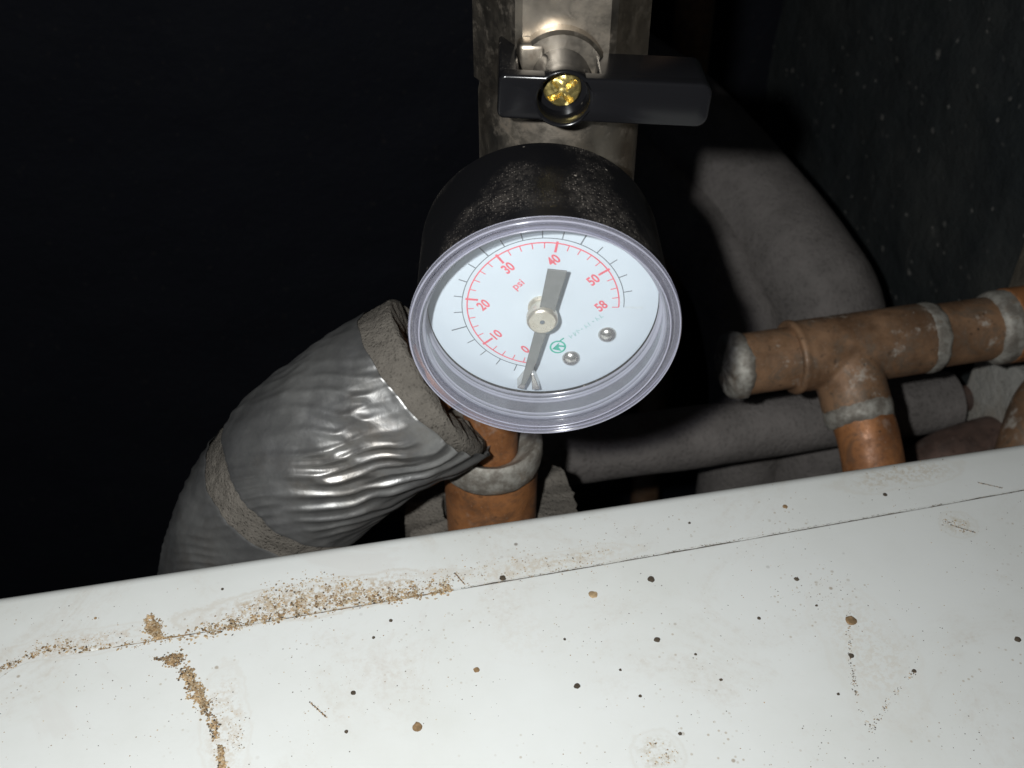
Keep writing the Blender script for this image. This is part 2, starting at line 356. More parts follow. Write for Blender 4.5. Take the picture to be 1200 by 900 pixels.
# ------------------------------------------------------------------ white boiler casing in front
def casing():
    b = empty('boiler_casing', (0, -60, -500), 'white enamelled boiler casing with specks of dirt and a raised front panel', 'boiler casing')
    # shell: rounded rear edge, extruded along X between two slightly skewed ends
    r = 4.0; prof = []
    for i in range(9): a = PI / 2 * i / 8; prof.append((-r + r * math.sin(a), -62 - r + r * math.cos(a)))       # (offset from rear edge, z)
    prof = [(-150, -62), (-110, -62), (-60, -62), (-30, -62), ('s', -0.25, 0), ('s', -0.25, 0.7), ('s', 0.75, 0.7), ('s', 0.9, 0), (-8, -62)] + prof + [(0, -90), (0, -499.5), (-150, -499.5)]
    nx = 60; V, F = [], []
    for i in range(nx + 1):
        x = -260 + 460 * i / nx; ye = 5.6 - (x + 5) * 0.0215
        for e_ in prof:
            if e_[0] == 's':                                   # narrow joint in front of which the raised panel sits
                f_ = max(0.0, min(1.0, (x + 106) / 297)); ys = -12.6 - 0.9 * math.sin(PI * f_) - 0.6 * f_
                V.append((x, ys + e_[1], -62 - e_[2] * (1 if x > -98 else 0))); continue
            d, z = e_
            V.append((x, ye + d, z + 0.12 * noise.noise(Vector((x * .02, d * .05, 1.0)))))
    m = len(prof)
    for i in range(nx):
        for j in range(m): F.append((i * m + j, i * m + (j + 1) % m, (i + 1) * m + (j + 1) % m, (i + 1) * m + j))
    F.append(tuple(range(m))); F.append(tuple(nx * m + j for j in range(m))[::-1])
    link_mesh('shell', V, F, M['enamel'], b, sharp=14)
    # raised front panel with a rounded corner at its left rear
    out = []; R = 9
    for i in range(13): a = PI / 2 * i / 12; out.append((-116 + R - R * math.cos(a) , -12.6 - R + R * math.sin(a)))
    for i in range(1, 31): 
        x = -107 + 297 * i / 30; out.append((x, -12.6 - 0.9 * math.sin(PI * i / 30) - 0.6 * (i / 30)))
    out += [(190, -146), (-116, -146)]
    V, F = [], []
    lv = [(0.0, -62.1), (0.0, -61.75), (0.1, -61.62), (0.28, -61.55)]
    cx, cy = 37, -80; n = len(out)
    for ins, z in lv:
        for x, y in out:
            d = Vector((cx - x, cy - y)).normalized(); V.append((x + d.x * ins, y + d.y * ins, z))
    for k in range(3):
        for i in range(n): F.append((k * n + i, k * n + (i + 1) % n, (k + 1) * n + (i + 1) % n, (k + 1) * n + i))
    F.append(tuple(3 * n + i for i in range(n)))
    link_mesh('front_panel', V, F, M['enamel'], b, sharp=10)
    return b
casing()

# ------------------------------------------------------------------ lagged pipes at the back
def lagged(name, pts, r, label, n=60, seed=0, mat='darkfoam', grp=None):
    path = smooth_path(pts, n); org = pts[-1]
    rf = lambda s, a: 0.7 * noise.noise(Vector((s * 9 + seed, math.cos(a) * 1.2, math.sin(a) * 1.2)))
    e = empty(name, org, label, 'pipe')
    V, F = sweep(path, r, 48, True, rf=rf); link_mesh('foam_sleeve', V, F, M[mat], e)
    k = max(r * 0.45, 5); d0 = (path[0] - path[1]).normalized(); d1 = (path[-1] - path[-2]).normalized()
    link_mesh('pipe', *sweep(line(path[-1] - d1 * 5, path[-1] + d1 * 12, 4), k, 24), M['brown'], e)
    return e
lagged('lagged_pipe', [(62, 372, -70), (104, 315, -88), (130, 262, -100), (146, 212, -114), (154, 172, -124), (159, 152, -138), (158, 135, -175), (156, 130, -230), (156, 130, -300)], 22.5,
       'thick grey foam lagged pipe bending down behind the copper tee', seed=2)
lagged('lagged_pipe', [(68, 345, -100), (96, 285, -112), (118, 222, -122), (127, 180, -134), (128, 150, -160), (126, 140, -205), (126, 140, -300)], 17,
       'slimmer grey foam lagged pipe running alongside the thick lagged bend', seed=5)
lagged('lagged_pipe', [(-60, 112, -149), (0, 111, -149), (60, 110, -150), (110, 109, -150.5), (150, 108, -150), (190, 106, -149)], 11.5,
       'level grey foam lagged pipe passing low behind the white casing', seed=8)
e = empty('upright_pipe', (152, 300, -500), 'thin brown upright pipe against the back wall', 'pipe')
link_mesh('pipe', *sweep(line((152, 300, -499), (146, 300, 200), 20), 9, 32), M['tarnish'], e)

# ------------------------------------------------------------------ copper tee on the right
def solder_ring(parent, o, d, r, wd, proud=1.3, seed=0, jit=0.05):
    prof = [(r - 1, -wd * .62), (r + proud * .35, -wd * .5), (r + proud * .9, -wd * .3), (r + proud, 0), (r + proud * .85, wd * .25), (r + proud * .3, wd * .5), (r - 1, wd * .6)]
    return link_mesh('solder_ring', *lathe(prof, o, d, 72, jit, seed), M['solder'], parent, sharp=60)

def fused(name, parts, mat, parent, vox=0.5, it=6):
    o = link_mesh(name, *join(*parts), mat, parent)
    r = o.modifiers.new('fuse', 'REMESH'); r.mode = 'VOXEL'; r.voxel_size = vox * S; r.use_smooth_shade = True
    s = o.modifiers.new('soften', 'SMOOTH'); s.iterations = it; s.factor = 0.5
    return o

def cyl(a, b, r, n=64):
    a, b = Vector(a), Vector(b); L = (b - a).length
    return sweep(line(a, b, max(2, int(L / 3))), r, n, True)

Z, Y = -88.0, 75.0
t = empty('copper_tee', (200, Y, Z), 'tarnished copper tee joint with grey solder rings and a branch dropping towards the casing', 'pipe joint')
J = Vector((117, Y, Z)); bd = Vector((0.02, -0.78, -0.62)).normalized()
fused('tee_fitting', [cyl((99, Y, Z), (144, Y, Z), 11.2), cyl(J, J + bd * 19, 10.6), lathe([(9, -1), (11.4, -1), (11.8, 0), (11.5, 1.2), (9, 1.2)], (100, Y, Z), (1, 0, 0), 64, closed=True)], M['tarnish'], t)
link_mesh('pipe', *cyl((80.5, Y, Z), (101, Y, Z), 9.6), M['tarnish'], t)
link_mesh('pipe', *cyl((140, Y, Z), (178, Y, Z), 10.2), M['tarnish'], t)
link_mesh('pipe', *sweep(smooth_path([J + bd * 15, J + bd * 30 + Vector((1, 0, 0)), J + bd * 45 + Vector((0, 0, -4)), J + bd * 55 + Vector((0, 4, -20)), J + bd * 56 + Vector((0, 6, -70))], 40), 9.4, 48), M['copper'], t)
fused('elbow_fitting', [sweep(smooth_path([(173, Y, Z), (186, Y, Z), (200, Y, Z + 2), (212, Y, Z + 4)], 16), 12.2, 64)], M['copper'], t)
link_mesh('solder_cap', *lathe([(0.01, -4.2), (5.5, -4.0), (8.6, -3.4), (10.0, -2.2), (10.5, 0), (10.3, 1.6), (9.2, 2.8)], (81.5, Y, Z), (1, 0, 0), 72, 0.045, 1), M['solder'], t, sharp=60)
solder_ring(t, (145.5, Y, Z), (1, 0, 0), 10.4, 6, 0.9, 2, 0.035)
solder_ring(t, (172, Y, Z), (1, 0, 0), 11.0, 8.5, 1.0, 3, 0.03)
solder_ring(t, tuple(J + bd * 20), tuple(bd), 9.8, 6.5, 0.9, 4, 0.035)

# two more pipes beside the plaster return
e = empty('copper_elbow', (188, 58, -300), 'smooth copper elbow beside the pale painted board', 'pipe joint')
link_mesh('pipe', *sweep(smooth_path([(203, 74, -122), (196, 69, -125), (190, 62, -135), (188, 58, -150), (188, 58, -200), (188, 58, -300)], 48), 10.5, 48), M['tarnish'], e)
e = empty('brown_pipe_bend', (162, 78, -300), 'dull brown pipe bend low beside the copper elbow', 'pipe')
link_mesh('pipe', *sweep(smooth_path([(205, 84, -156), (190, 83, -156), (174, 81, -159), (165, 79, -171), (162, 78, -205), (162, 78, -300)], 48), 13, 48), M['brown'], e)
o = link_mesh('painted_board', *box((199, 52, -310), (5, 112, 380), 0.8), M['plaster'], org=(199, 52, -500)); tag(o, 'dirty off white board on the side wall behind the tee', 'board')

# ------------------------------------------------------------------ copper riser below the gauge
CX, CY = -2.4, 42.0
t = empty('copper_riser', (CX, CY, -300), 'orange copper riser with a wide solder filled reducing socket below the gauge', 'pipe')
link_mesh('pipe', *sweep(smooth_path([(CX, CY, -90), (CX, CY, -66), (CX + 2, CY, -45), (9, CY, -25), (13, 42.0, -12), (13.4, 42.0, -2)], 40), 7.4, 40), M['copper'], t)
link_mesh('reducer_socket', *lathe([(11.9, 1.0), (12.2, 0.4), (12.7, 1.2), (12.6, 10), (12.4, 30), (12.4, 232)], (CX, CY, -71), (0, 0, -1), 72), M['copper'], t, sharp=50)
link_mesh('solder_ring', *lathe([(7.1, -4.6), (7.8, -3.4), (9.0, -2.6), (10.6, -1.3), (11.9, 0.2), (12.7, 0.6), (13.4, -0.1), (13.75, -1.8), (13.75, -5.4), (13.4, -7.8), (12.9, -8.8), (12.2, -9.0)], (CX, CY, -71), (0, 0, 1), 110, 0.016, 3), M['solder'], t, sharp=60)
link_mesh('branch_pipe', *sweep(line((-24, 42.5, -52), (2, 42, -37), 8), 8.6, 40), M['copper'], t)

def rag_ring(c, r0, r1, top, depth, seed):
    V, F, n = [], [], 120
    for (r, dz) in ((r0, 0), (r1, 0), (r1, 1), (r0, 1)):
        for i in range(n):
            a = 2 * PI * i / n; q = Vector((math.cos(a) * 3, math.sin(a) * 3, seed + r * .1)); k = r * (1 + 0.10 * noise.noise(q) + 0.04 * noise.noise(q * 4))
            zz = top + 2.5 * noise.noise(q * 1.5) + 1.1 * noise.noise(q * 5) if dz == 0 else top - depth
            V.append((c[0] + k * math.cos(a), c[1] + k * math.sin(a), zz))
    for j in range(4):
        for i in range(n): F.append((j * n + i, j * n + (i + 1) % n, ((j + 1) % 4) * n + (i + 1) % n, ((j + 1) % 4) * n + i))
    return V, F
o = link_mesh('foam_collar', *rag_ring((CX + 1, 50), 13.5, 25, -104, 190, 4), M['foam'], org=(CX + 1, 50, -294), sharp=70)
tag(o, 'torn grey foam collar around the foot of the orange copper riser', 'pipe lagging')

# ------------------------------------------------------------------ taped lagged pipe on the left
PTS = [(-14, 43, -48.0), (-33, 42.5, -58.5), (-52, 42, -73.5), (-67, 42, -97), (-76, 42, -130), (-80, 42, -180), (-81, 42, -300)]
path = smooth_path(PTS, 260)
t = empty('taped_pipe', (-81, 42, -300), 'lagged pipe wrapped in wrinkled silver grey tape, foam showing at its cut end', 'pipe')
RF = 22.0
def n3(s, a, f=1.0, k=0.0): return noise.noise(Vector((s * f * 9 + k, math.cos(a) * f * 1.3, math.sin(a) * f * 1.3)))
sag = lambda s, a: 0.9 * n3(s, a, 0.8) + 0.35 * n3(s, a, 3, 4)
def foam_rf(s, a): return sag(s, a) + 0.35 * n3(s, a, 9, 2) + 0.3 * n3(s, a, 20, 5) - 2.2 * max(0, 1 - s / 0.012) ** 2
def foam_map(s, a): return s if s > 0.06 else s + (0.06 - s) / 0.06 * (0.010 * n3(0.1, a, 1.5, 9) + 0.006 * n3(0.3, a, 5, 3) + 0.004)
V, F = sweep(path, RF, 160, False, rf=foam_rf, smap=foam_map); link_mesh('foam_sleeve', V, F, M['foam'], t, sharp=80)
V2 = []; n = 160                                           # ragged cut end of the sleeve
ax = (path[1] - path[0]).normalized()
for k, r in enumerate((1.0, 0.86, 0.68, 0.47)):
    for j in range(n):
        p = Vector(V[j]); c = path[0] + ax * (p - path[0]).dot(ax); q = c + (p - c) * r
        V2.append(tuple(q + ax * (0.8 * noise.noise(q * 0.5) + (0 if k < 3 else 4) + 0.5 * k) * (k > 0)))
F2 = [(k * n + j, k * n + (j + 1) % n, (k + 1) * n + (j + 1) % n, (k + 1) * n + j) for k in range(3) for j in range(n)]
link_mesh('cut_end', V2, F2, M['foam'], t, sharp=80)
link_mesh('pipe', *sweep(line(path[0] + ax * 14, path[0] - ax * 7, 6), 8.8, 40), M['copper'], t)

def tape_rf(s, a):
    # long creases that fan round the bend, deepest on the inner lower side
    g = (a if a < PI else a - 2 * PI) - 1.3 * (s / 0.33) ** 2
    ph = g * 13 + 2.6 * n3(s, a, 0.8, 20) + 1.0 * n3(s, a, 2.2, 25); ridge = 0.5 + 0.5 * math.cos(2 * ph)
    ph2 = g * 21 + s * 30 + 3.0 * n3(s, a, 1.2, 31); ridge2 = 0.5 + 0.5 * math.cos(2 * ph2)
    m = max(0.08, min(1, 0.55 + 1.9 * n3(s, a, 0.75, 50))); m2 = max(0, min(1, 0.45 + 1.8 * n3(s, a, 1.1, 71)))
    lower = 0.30 + 0.70 * max(0, math.cos(a - TA)); seam = min(1.0, abs(abs(a - PI)) / 0.6)
    return 0.55 + sag(s, a) + lower * seam * (0.95 * m * ridge ** 1.7 + 0.5 * m2 * ridge2 ** 1.6) + 0.12 * n3(s, a, 4, 7)
TA = -0.15
def t_map(lo, hi, seed, wob):
    return lambda s, a: (lo(a) + wob * n3(0.2, a, 2.5, seed)) * (1 - s) + (hi(a) + wob * n3(0.7, a, 2.5, seed + 3)) * s
def tape(name, lo, hi, seed, extra=0.0, wob=0.007, N=260, n=380):
    rf = lambda s, a: tape_rf(s, a) + extra
    mp = t_map(lo, hi, seed, wob)
    Vt, Ft = sweep_dense(path, N, n, rf, mp)
    o = link_mesh(name, Vt, Ft, M['tape'], t, sharp=75)
    return o
def sweep_dense(path, N, n, rf, mp):
    L = len(path); T = [(path[min(i + 1, L - 1)] - path[max(i - 1, 0)]).normalized() for i in range(L)]
    x = Vector((0, -1, 0)); X = []
    for tt in T: x = (x - tt * x.dot(tt)).normalized(); X.append(x.copy())
    V, F = [], []
    for i in range(N + 1):
        for j in range(n):
            a = 2 * PI * j / n; s = mp(i / N, a); u = max(0, min(1, s)) * (L - 1); q = min(int(u), L - 2); k = u - q
            p = path[q].lerp(path[q + 1], k); tt = T[q].lerp(T[q + 1], k).normalized(); xx = X[q].lerp(X[q + 1], k).normalized(); yy = tt.cross(xx)
            edge = min(i / N, 1 - i / N); dip = -0.12 * max(0, 1 - edge / 0.01)
            V.append(tuple(p + (xx * math.cos(a) + yy * math.sin(a)) * (RF + rf(s, a) + dip)))
    for i in range(N):
        for j in range(n): F.append((i * n + j, i * n + (j + 1) % n, (i + 1) * n + (j + 1) % n, (i + 1) * n + j))
    return V, F
tape('tape_wrap', lambda a: max(0.006, 0.034 + 0.042 * math.cos(a - 1.6)), lambda a: 0.335 + 0.012 * math.cos(a), 11)
tape('tape_band', lambda a: 0.378 + 0.01 * math.cos(a), lambda a: 0.62, 23, N=150)

# ------------------------------------------------------------------ ball valve
VR = (0, 0, -0.206)
v = empty('ball_valve', (13.5, 42, 0), 'nickel plated hexagonal ball valve with a black lever handle above the gauge', 'valve', VR)
def hexprism(r, z0, z1, ch=1.2):
    V, F = [], []; rings = [(r - ch, z0), (r, z0 + ch * .6), (r, z1 - ch * .6), (r - ch, z1)]
    for rr, z in rings:
        for i in range(6):
            a0 = PI / 3 * i
            for da in (-0.045, 0.045):
                a = a0 + da; V.append((rr * math.cos(a), rr * math.sin(a), z))
    for k in range(3):
        for i in range(12): F.append((k * 12 + i, k * 12 + (i + 1) % 12, (k + 1) * 12 + (i + 1) % 12, (k + 1) * 12 + i))
    F.append(tuple(range(12))[::-1]); F.append(tuple(36 + i for i in range(12))); return V, F
link_mesh('body', *hexprism(17.6, 26, 95), M['nickel'], v, sharp=20)
link_mesh('lower_barrel', *lathe([(3, 0), (15.4, 0), (16.4, 1.0), (16.8, 3), (16.8, 40), (16.2, 41.2), (3, 41.2)], (0, 0, 26.4), (0, 0, -1), 72), M['nickel'], v, sharp=30)
link_mesh('stem_neck', *lathe([(3, -1), (8.6, -1), (8.6, 3.6), (8.0, 4.4), (3, 4.4)], (-1, -14.6, 34.6), (0, -1, 0), 56), M['nickel'], v, sharp=30)
link_mesh('stop_lug', *box((-6.4, -17.0, 36.5), (5.6, 4.4, 9.0), 1.2, 3), M['nickel'], v)
# handle
th = -0.058; px, pz = -1.0, 34.6
def hp(u, w_): return (px + u * math.cos(th) - w_ * math.sin(th), pz + u * math.sin(th) + w_ * math.cos(th))
out = []; RB = 5.55; hl, hr, hh = -11.8, 26.6, 4.15
def arc(cu, cw, r, a0, a1, k=6): return [(cu + r * math.cos(a0 + (a1 - a0) * i / k), cw + r * math.sin(a0 + (a1 - a0) * i / k)) for i in range(k + 1)]
ab = math.asin(hh / RB)
o_ = arc(hl + 1.3, hh - 1.3, 1.3, PI, PI / 2) + arc(0, 0, RB, PI - ab, ab, 12) + arc(hr - 2.2, hh - 2.2, 2.2, PI / 2, 0) + arc(hr - 2.2, -hh + 2.2, 2.2, 0, -PI / 2) + arc(0, 0, RB, -ab, -PI + ab, 12) + arc(hl + 1.3, -hh + 1.3, 1.3, -PI / 2, -PI)
outl = [hp(*q) for q in o_]
def ring_plate():
    """front plate with a round well for the screw"""
    bm = bmesh.new(); K = len(outl); hole = [hp(4.7 * math.cos(2 * PI * i / 40), 4.7 * math.sin(2 * PI * i / 40)) for i in range(40)]
    lay = []
    for (pts, y) in ((outl, -29.0), (outl, -26.4), (hole, -29.0), (hole, -23.6)):
        lay.append([bm.verts.new((x, y, z)) for x, z in pts])
    def skirt(a, b):
        for i in range(len(a)): bm.faces.new((a[i], a[(i + 1) % len(a)], b[(i + 1) % len(a)], b[i]))
    skirt(lay[0], lay[1]); skirt(lay[2], lay[3]); bm.faces.new(lay[3])
    hb_ = [bm.verts.new((x, -26.4, z)) for x, z in [hp(5.0 * math.cos(2 * PI * i / 40), 5.0 * math.sin(2 * PI * i / 40)) for i in range(40)]]
    for i in range(40): bm.edges.new((hb_[i], hb_[(i + 1) % 40]))
    bmesh.ops.triangle_fill(bm, use_beauty=True, use_dissolve=False, edges=[bm.edges.get((L[i], L[(i + 1) % len(L)])) for L in (lay[1], hb_) for i in range(len(L))])
    es = [bm.edges.get((L[i], L[(i + 1) % len(L)])) for L in (lay[0], lay[2]) for i in range(len(L))]
    bmesh.ops.triangle_fill(bm, use_beauty=True, use_dissolve=False, edges=es)
    bmesh.ops.recalc_face_normals(bm, faces=bm.faces)
    be = [e for e in bm.edges if e.is_valid and len(e.link_faces) == 2 and e.calc_face_angle(0) > 1.0 and all(abs(vv.co.y + 29.0) < 1e-4 for vv in e.verts)]
    bmesh.ops.bevel(bm, geom=be, offset=0.55, segments=3, profile=0.5, affect='EDGES')
    bm.verts.index_update(); r = ([tuple(q.co) for q in bm.verts], [tuple(q.index for q in f.verts) for f in bm.faces]); bm.free(); return r
grip = [hp(*q) for q in arc(6.6, hh - 0.5, .3, PI, PI / 2, 2) + arc(hr - 2.3, hh - 2.3, 2.2, PI / 2, 0) + arc(hr - 2.3, -hh + 2.3, 2.2, 0, -PI / 2) + arc(6.6, -hh + .5, .3, -PI / 2, -PI, 2)]
lug = [hp(*q) for q in [(hl + .1, -hh + 1), (hl + 3.6, -hh + 1), (hl + 3.6, hh - .3), (hl + .1, hh - .3)]]
h = link_mesh('handle', *join(ring_plate(), slab(grip, -27.0, -16.5, 0.5), slab(lug, -27.0, -10.0, 0.7),
              lathe([(4.85, 0), (5.45, 0), (5.45, 11.2), (1, 11.2)], (px, -26.6, pz), (0, 1, 0), 48)), M['handle'], v, sharp=32)
tag(h, 'black plastic lever handle')
# slotted brass screw at the bottom of the well
V0, F0 = lathe([(r, 1.62 - 0.062 * r * r) for r in [0.01] + [0.18 * i for i in range(1, 18)]] + [(3.45, 0.4), (3.5, 0.0), (3.5, -1.2)], (px, -23.8, pz), (0, -1, 0), 60)
V0 = [(x, y + (1.1 if (abs((x - px) * .8 + (z - pz) * .6) < 0.5 or abs((x - px) * -.6 + (z - pz) * .8) < 0.5) and math.hypot(x - px, z - pz) < 2.9 and y < -24.0 else 0) + 0.25 * noise.noise(Vector((x, y, z)) * 0.9), z) for x, y, z in V0]
o = link_mesh('screw', V0, F0, M['brass'], h, sharp=40)
link_mesh('gauge_port', *lathe([(2, -2), (8, -2), (8, 9.0), (7.2, 10), (2, 10)], (-1.5, -14.5, 0.8), (0, -1, 0), 6), M['nickel'], v, sharp=20)

# ------------------------------------------------------------------ pressure gauge
g = empty('pressure_gauge', (0, 0, 0), 'round black pressure gauge with a white psi dial and clear bezel', 'pressure gauge', (0.03, 0, -0.206))
fr = (0, -1, 0); NL = 160
# distances are towards the viewer: dial at 0, case back at -21, rim at +9
link_mesh('case', *lathe([(0.01, -21), (20.5, -21), (22.6, -20.6), (23.6, -19.6), (23.85, -18), (24.0, 0), (24.1, 7.2), (23.9, 7.5), (22.75, 7.5), (22.75, -1.3), (0.01, -1.3)], (0, 0, 0), fr, NL), M['case'], g, sharp=28)
link_mesh('mounting_stem', *lathe([(0.01, -31), (5, -31), (5.4, -30.4), (5.4, -20), (0.01, -20)], (0, 0, 0), fr, 48), M['brass'], g)
bz = link_mesh('bezel', *lathe([(22.72, 7.55), (24.6, 7.55), (25.0, 7.9), (25.05, 8.6), (24.85, 9.0), (24.4, 9.15), (24.1, 8.9), (23.95, 8.1), (23.6, 8.0), (23.45, 8.7), (23.2, 9.0), (22.85, 9.0), (22.65, 8.7), (22.6, 8.2), (22.62, 7.7)], (0, 0, 0), fr, NL, closed=True), M['ring'], g, sharp=50)
for rr, hh0, hw in ((24.75, 8.95, 0.16), (23.0, 9.02, 0.13), (24.95, 7.85, 0.1)):
    link_mesh('bezel_glint_ridge', *lathe([(rr + hw, hh0), (rr + hw * .7, hh0 + hw * .7), (rr, hh0 + hw), (rr - hw * .7, hh0 + hw * .7), (rr - hw, hh0), (rr, hh0 - hw * .5)], (0, 0, 0), fr, NL, closed=True), M['ridge'], bz, sharp=70)  # milky ridges that paint bright lines round the rim
tag(bz, 'clear lavender tinted plastic bezel ring')
br = link_mesh('barrel', *lathe([(22.7, 7.5), (22.7, 0.15), (22.2, 0.12), (22.1, 7.5)], (0, 0, 0), fr, NL, closed=True), M['liner'], g, sharp=30)
for rr, hh0, hw in ((22.0, 0.55, 0.28), (22.0, 1.9, 0.22), (21.98, 2.7, 0.16), (22.0, 6.2, 0.2), (22.05, 7.15, 0.25)):
    link_mesh('barrel_glint_ridge', *lathe([(rr + .35, hh0 - hw), (rr, hh0 - hw * .6), (rr - .12, hh0), (rr, hh0 + hw * .6), (rr + .35, hh0 + hw)], (0, 0, 0), fr, NL), M['ridge'], br, sharp=60)  # pale haze on these ridges paints the bright rings inside the barrel
link_mesh('window', *lathe([(0.01, 8.1), (10, 8.1), (20, 8.06), (22.55, 8.0), (22.55, 7.62), (20, 7.6), (0.01, 7.6)], (0, 0, 0), fr, NL), M['window'], g, sharp=40)
dial = link_mesh('dial', *lathe([(0.01, 0), (8, 0), (16, 0), (21.6, 0), (21.85, -0.1), (21.85, -0.6), (0.01, -0.6)], (0, 0, 0), fr, NL), M['dial'], g, sharp=40)

A0, K = 4.619, 0.0802
def pol(r, a): return (r * math.cos(a), r * math.sin(a))
def arcband(r0, r1, a0, a1, n=160, y=-0.03):
    V, F = [], []
    for i in range(n + 1):
        a = a0 + (a1 - a0) * i / n
        for r in (r0, r1): x, z = pol(r, a); V.append((x, y, z))
    for i in range(n): F.append((2 * i, 2 * i + 1, 2 * i + 3, 2 * i + 2))
    return V, F
def tick(r0, r1, a, w_, y=-0.035):
    dx, dz = math.cos(a), math.sin(a); V = []
    for r, s in ((r0, -1), (r1, -1), (r1, 1), (r0, 1)): V.append((r * dx - s * w_ / 2 * dz, y, r * dz + s * w_ / 2 * dx))
    return V, [(0, 1, 2, 3)]
R1 = 14.26
parts = [arcband(R1 - 0.02, R1 + 0.24, A0, A0 - K * 58)]
for p in range(0, 59, 2):
    a = A0 - K * p; parts.append(tick(R1 - (1.9 if p % 10 == 0 else 1.15), R1 + (0.5 if p % 10 == 0 else 0.1), a, 0.46 if p % 10 == 0 else 0.2))
o = link_mesh('psi_scale', *join(*parts), M['red'], dial, smooth=False)
parts = [arcband(15.25, 15.42, A0, A0 - K * 58)]
for i in range(0, 21):
    a = A0 - K * 2.9 * i
    if i == 20: continue
    parts.append(tick(15.3, 17.0 if i % 5 else 18.4, a, 0.2 if i % 5 else 0.26))
link_mesh('bar_scale', *join(*parts), M['grey'], dial, smooth=False)
link_mesh('worn_tick', *tick(15.6, 19.0, A0 - K * 58, 0.5), M['palegrey'], dial, smooth=False)

dg = bpy.context.evaluated_depsgraph_get()
def text_mesh(s, size, xs=0.8, bold=0.0):
    c = bpy.data.curves.new('t', 'FONT'); c.body = s; c.size = size; c.align_x = 'CENTER'; c.align_y = 'CENTER'; c.offset = bold; c.resolution_u = 4
    ob = bpy.data.objects.new('t', c); col.objects.link(ob); bpy.context.view_layer.update()
    me = ob.evaluated_get(bpy.context.evaluated_depsgraph_get()).to_mesh()
    V = [(q.co.x * xs, q.co.y) for q in me.vertices]; F = [tuple(p.vertices) for p in me.polygons]
    cx = (min(a for a, b in V) + max(a for a, b in V)) / 2; cy = (min(b for a, b in V) + max(b for a, b in V)) / 2
    V = [(a - cx, b - cy) for a, b in V]
    bpy.data.objects.remove(ob); bpy.data.curves.remove(c); return V, F
TH = A0 - K * 29 - PI / 2
def put_text(name, s, x, z, size, mat, xs=0.72, bold=0.0, rot=TH, y=-0.035):
    V, F = text_mesh(s, size, xs, bold); c_, s_ = math.cos(rot), math.sin(rot)
    return link_mesh(name, [(x + a * c_ - b * s_, y, z + a * s_ + b * c_) for a, b in V], F, mat, dial, smooth=False)
for s, (x, z) in {'0': (-3.3, -10.6), '10': (-8.9, -6.8), '20': (-11.3, 0.4), '30': (-6.6, 8.9), '40': (1.7, 10.5), '50': (9.2, 6.0), '58': (11.0, -0.1)}.items():
    put_text('numeral', s, x, z, 2.9, M['red'], 0.74, 0.085)
put_text('unit_text', 'psi', -4.6, 4.9, 2.2, M['red'], 1.0, 0.03)
# green round emblem: ring with an arrow-like mark and a short tail
def em(u, w_): c_, s_ = math.cos(TH), math.sin(TH); return (3.1 + u * c_ - w_ * s_, -0.035, -10.1 + u * s_ + w_ * c_)
def strip(pts, wd):
    V, F = [], []
    for i in range(len(pts) - 1):
        a, b = Vector(pts[i]), Vector(pts[i + 1]); nn = Vector((-(b - a).y, (b - a).x)).normalized() * wd / 2; k = len(V)
        V += [em(*(a + nn)), em(*(b + nn)), em(*(b - nn)), em(*(a - nn))]; F.append((k, k + 1, k + 2, k + 3))
    return V, F
ringpts = [(1.45 * math.cos(2 * PI * i / 40), 1.45 * math.sin(2 * PI * i / 40)) for i in range(41)]
tri = ([em(-1.2, 0.35), em(0.9, 0.7), em(0.1, -0.1), em(-0.1, -1.3)], [(0, 1, 2), (0, 2, 3)])
link_mesh('emblem', *join(strip(ringpts, 0.34), tri, strip([(0.3, 0.1), (1.1, -0.8)], 0.4), strip([(1.2, 0.9), (2.3, 0.95)], 0.3)), M['green'], dial, smooth=False)
# worn, unreadable lettering next to it
random.seed(3); parts = []
for i in range(9):
    u = 3.4 + i * 0.92; w0 = 0.35
    if i in (3, 6): parts.append(strip([(u, w0), (u + 0.3, w0)], 0.3)); continue
    parts.append(strip([(u, w0 - .5), (u + random.uniform(-.1, .3), w0 + .5)], 0.16))
    if random.random() < .8: parts.append(strip([(u + .1, w0 + random.uniform(-.5, .5)), (u + .55, w0 + random.uniform(-.5, .5))], 0.15))
link_mesh('worn_lettering', *join(*parts), M['pale'], dial, smooth=False)
for (x, z) in ((5.8, -13.0), (12.6, -7.1)):
    link_mesh('rivet', *lathe([(0.01, 1.15), (0.7, 1.05), (1.3, 0.75), (1.7, 0.3), (1.8, 0.0), (1.75, -0.1)], (x, 0, z), fr, 40), M['steel'], g)
# stop post: a little folded tab under the tip
link_mesh('stop_post', *join(slab([(-4.9, -18.3), (-3.5, -18.6), (-2.55, -15.0), (-2.75, -14.7)], -2.9, 0.0, 0.1, 1), slab([(-1.9, -18.8), (-0.4, -18.6), (-1.7, -14.5), (-2.1, -14.6)], -2.9, 0.0, 0.1, 1)), M['steel'], g, sharp=20)
nd = link_mesh('needle', *join(slab([(-0.75, 3.0), (0.45, 11.3), (4.0, 10.8), (2.3, 3.2), (1.6, -1.0), (0.55, -3.4), (-1.3, -11.0), (-3.4, -16.6), (-4.2, -16.5), (-3.2, -11.0), (-1.7, -3.2), (-1.4, 0.0)], -4.05, -3.65, 0.08, 1)), M['needle'], g, sharp=25)
hb = link_mesh('hub', *lathe([(0.01, 4.55), (0.45, 4.55), (0.5, 4.8), (2.45, 4.8), (2.75, 4.6), (2.95, 4.2), (2.95, 3.0), (2.6, 2.6), (2.2, 2.5), (2.2, 0.7), (2.6, 0.5), (2.6, 0.0)], (-0.3, 0, -0.2), fr, 56), M['hub'], g, sharp=30)
link_mesh('pivot', *lathe([(0.01, 4.75), (0.42, 4.72), (0.44, 4.3)], (-0.3, 0, -0.2), fr, 24), M['grey'], hb)

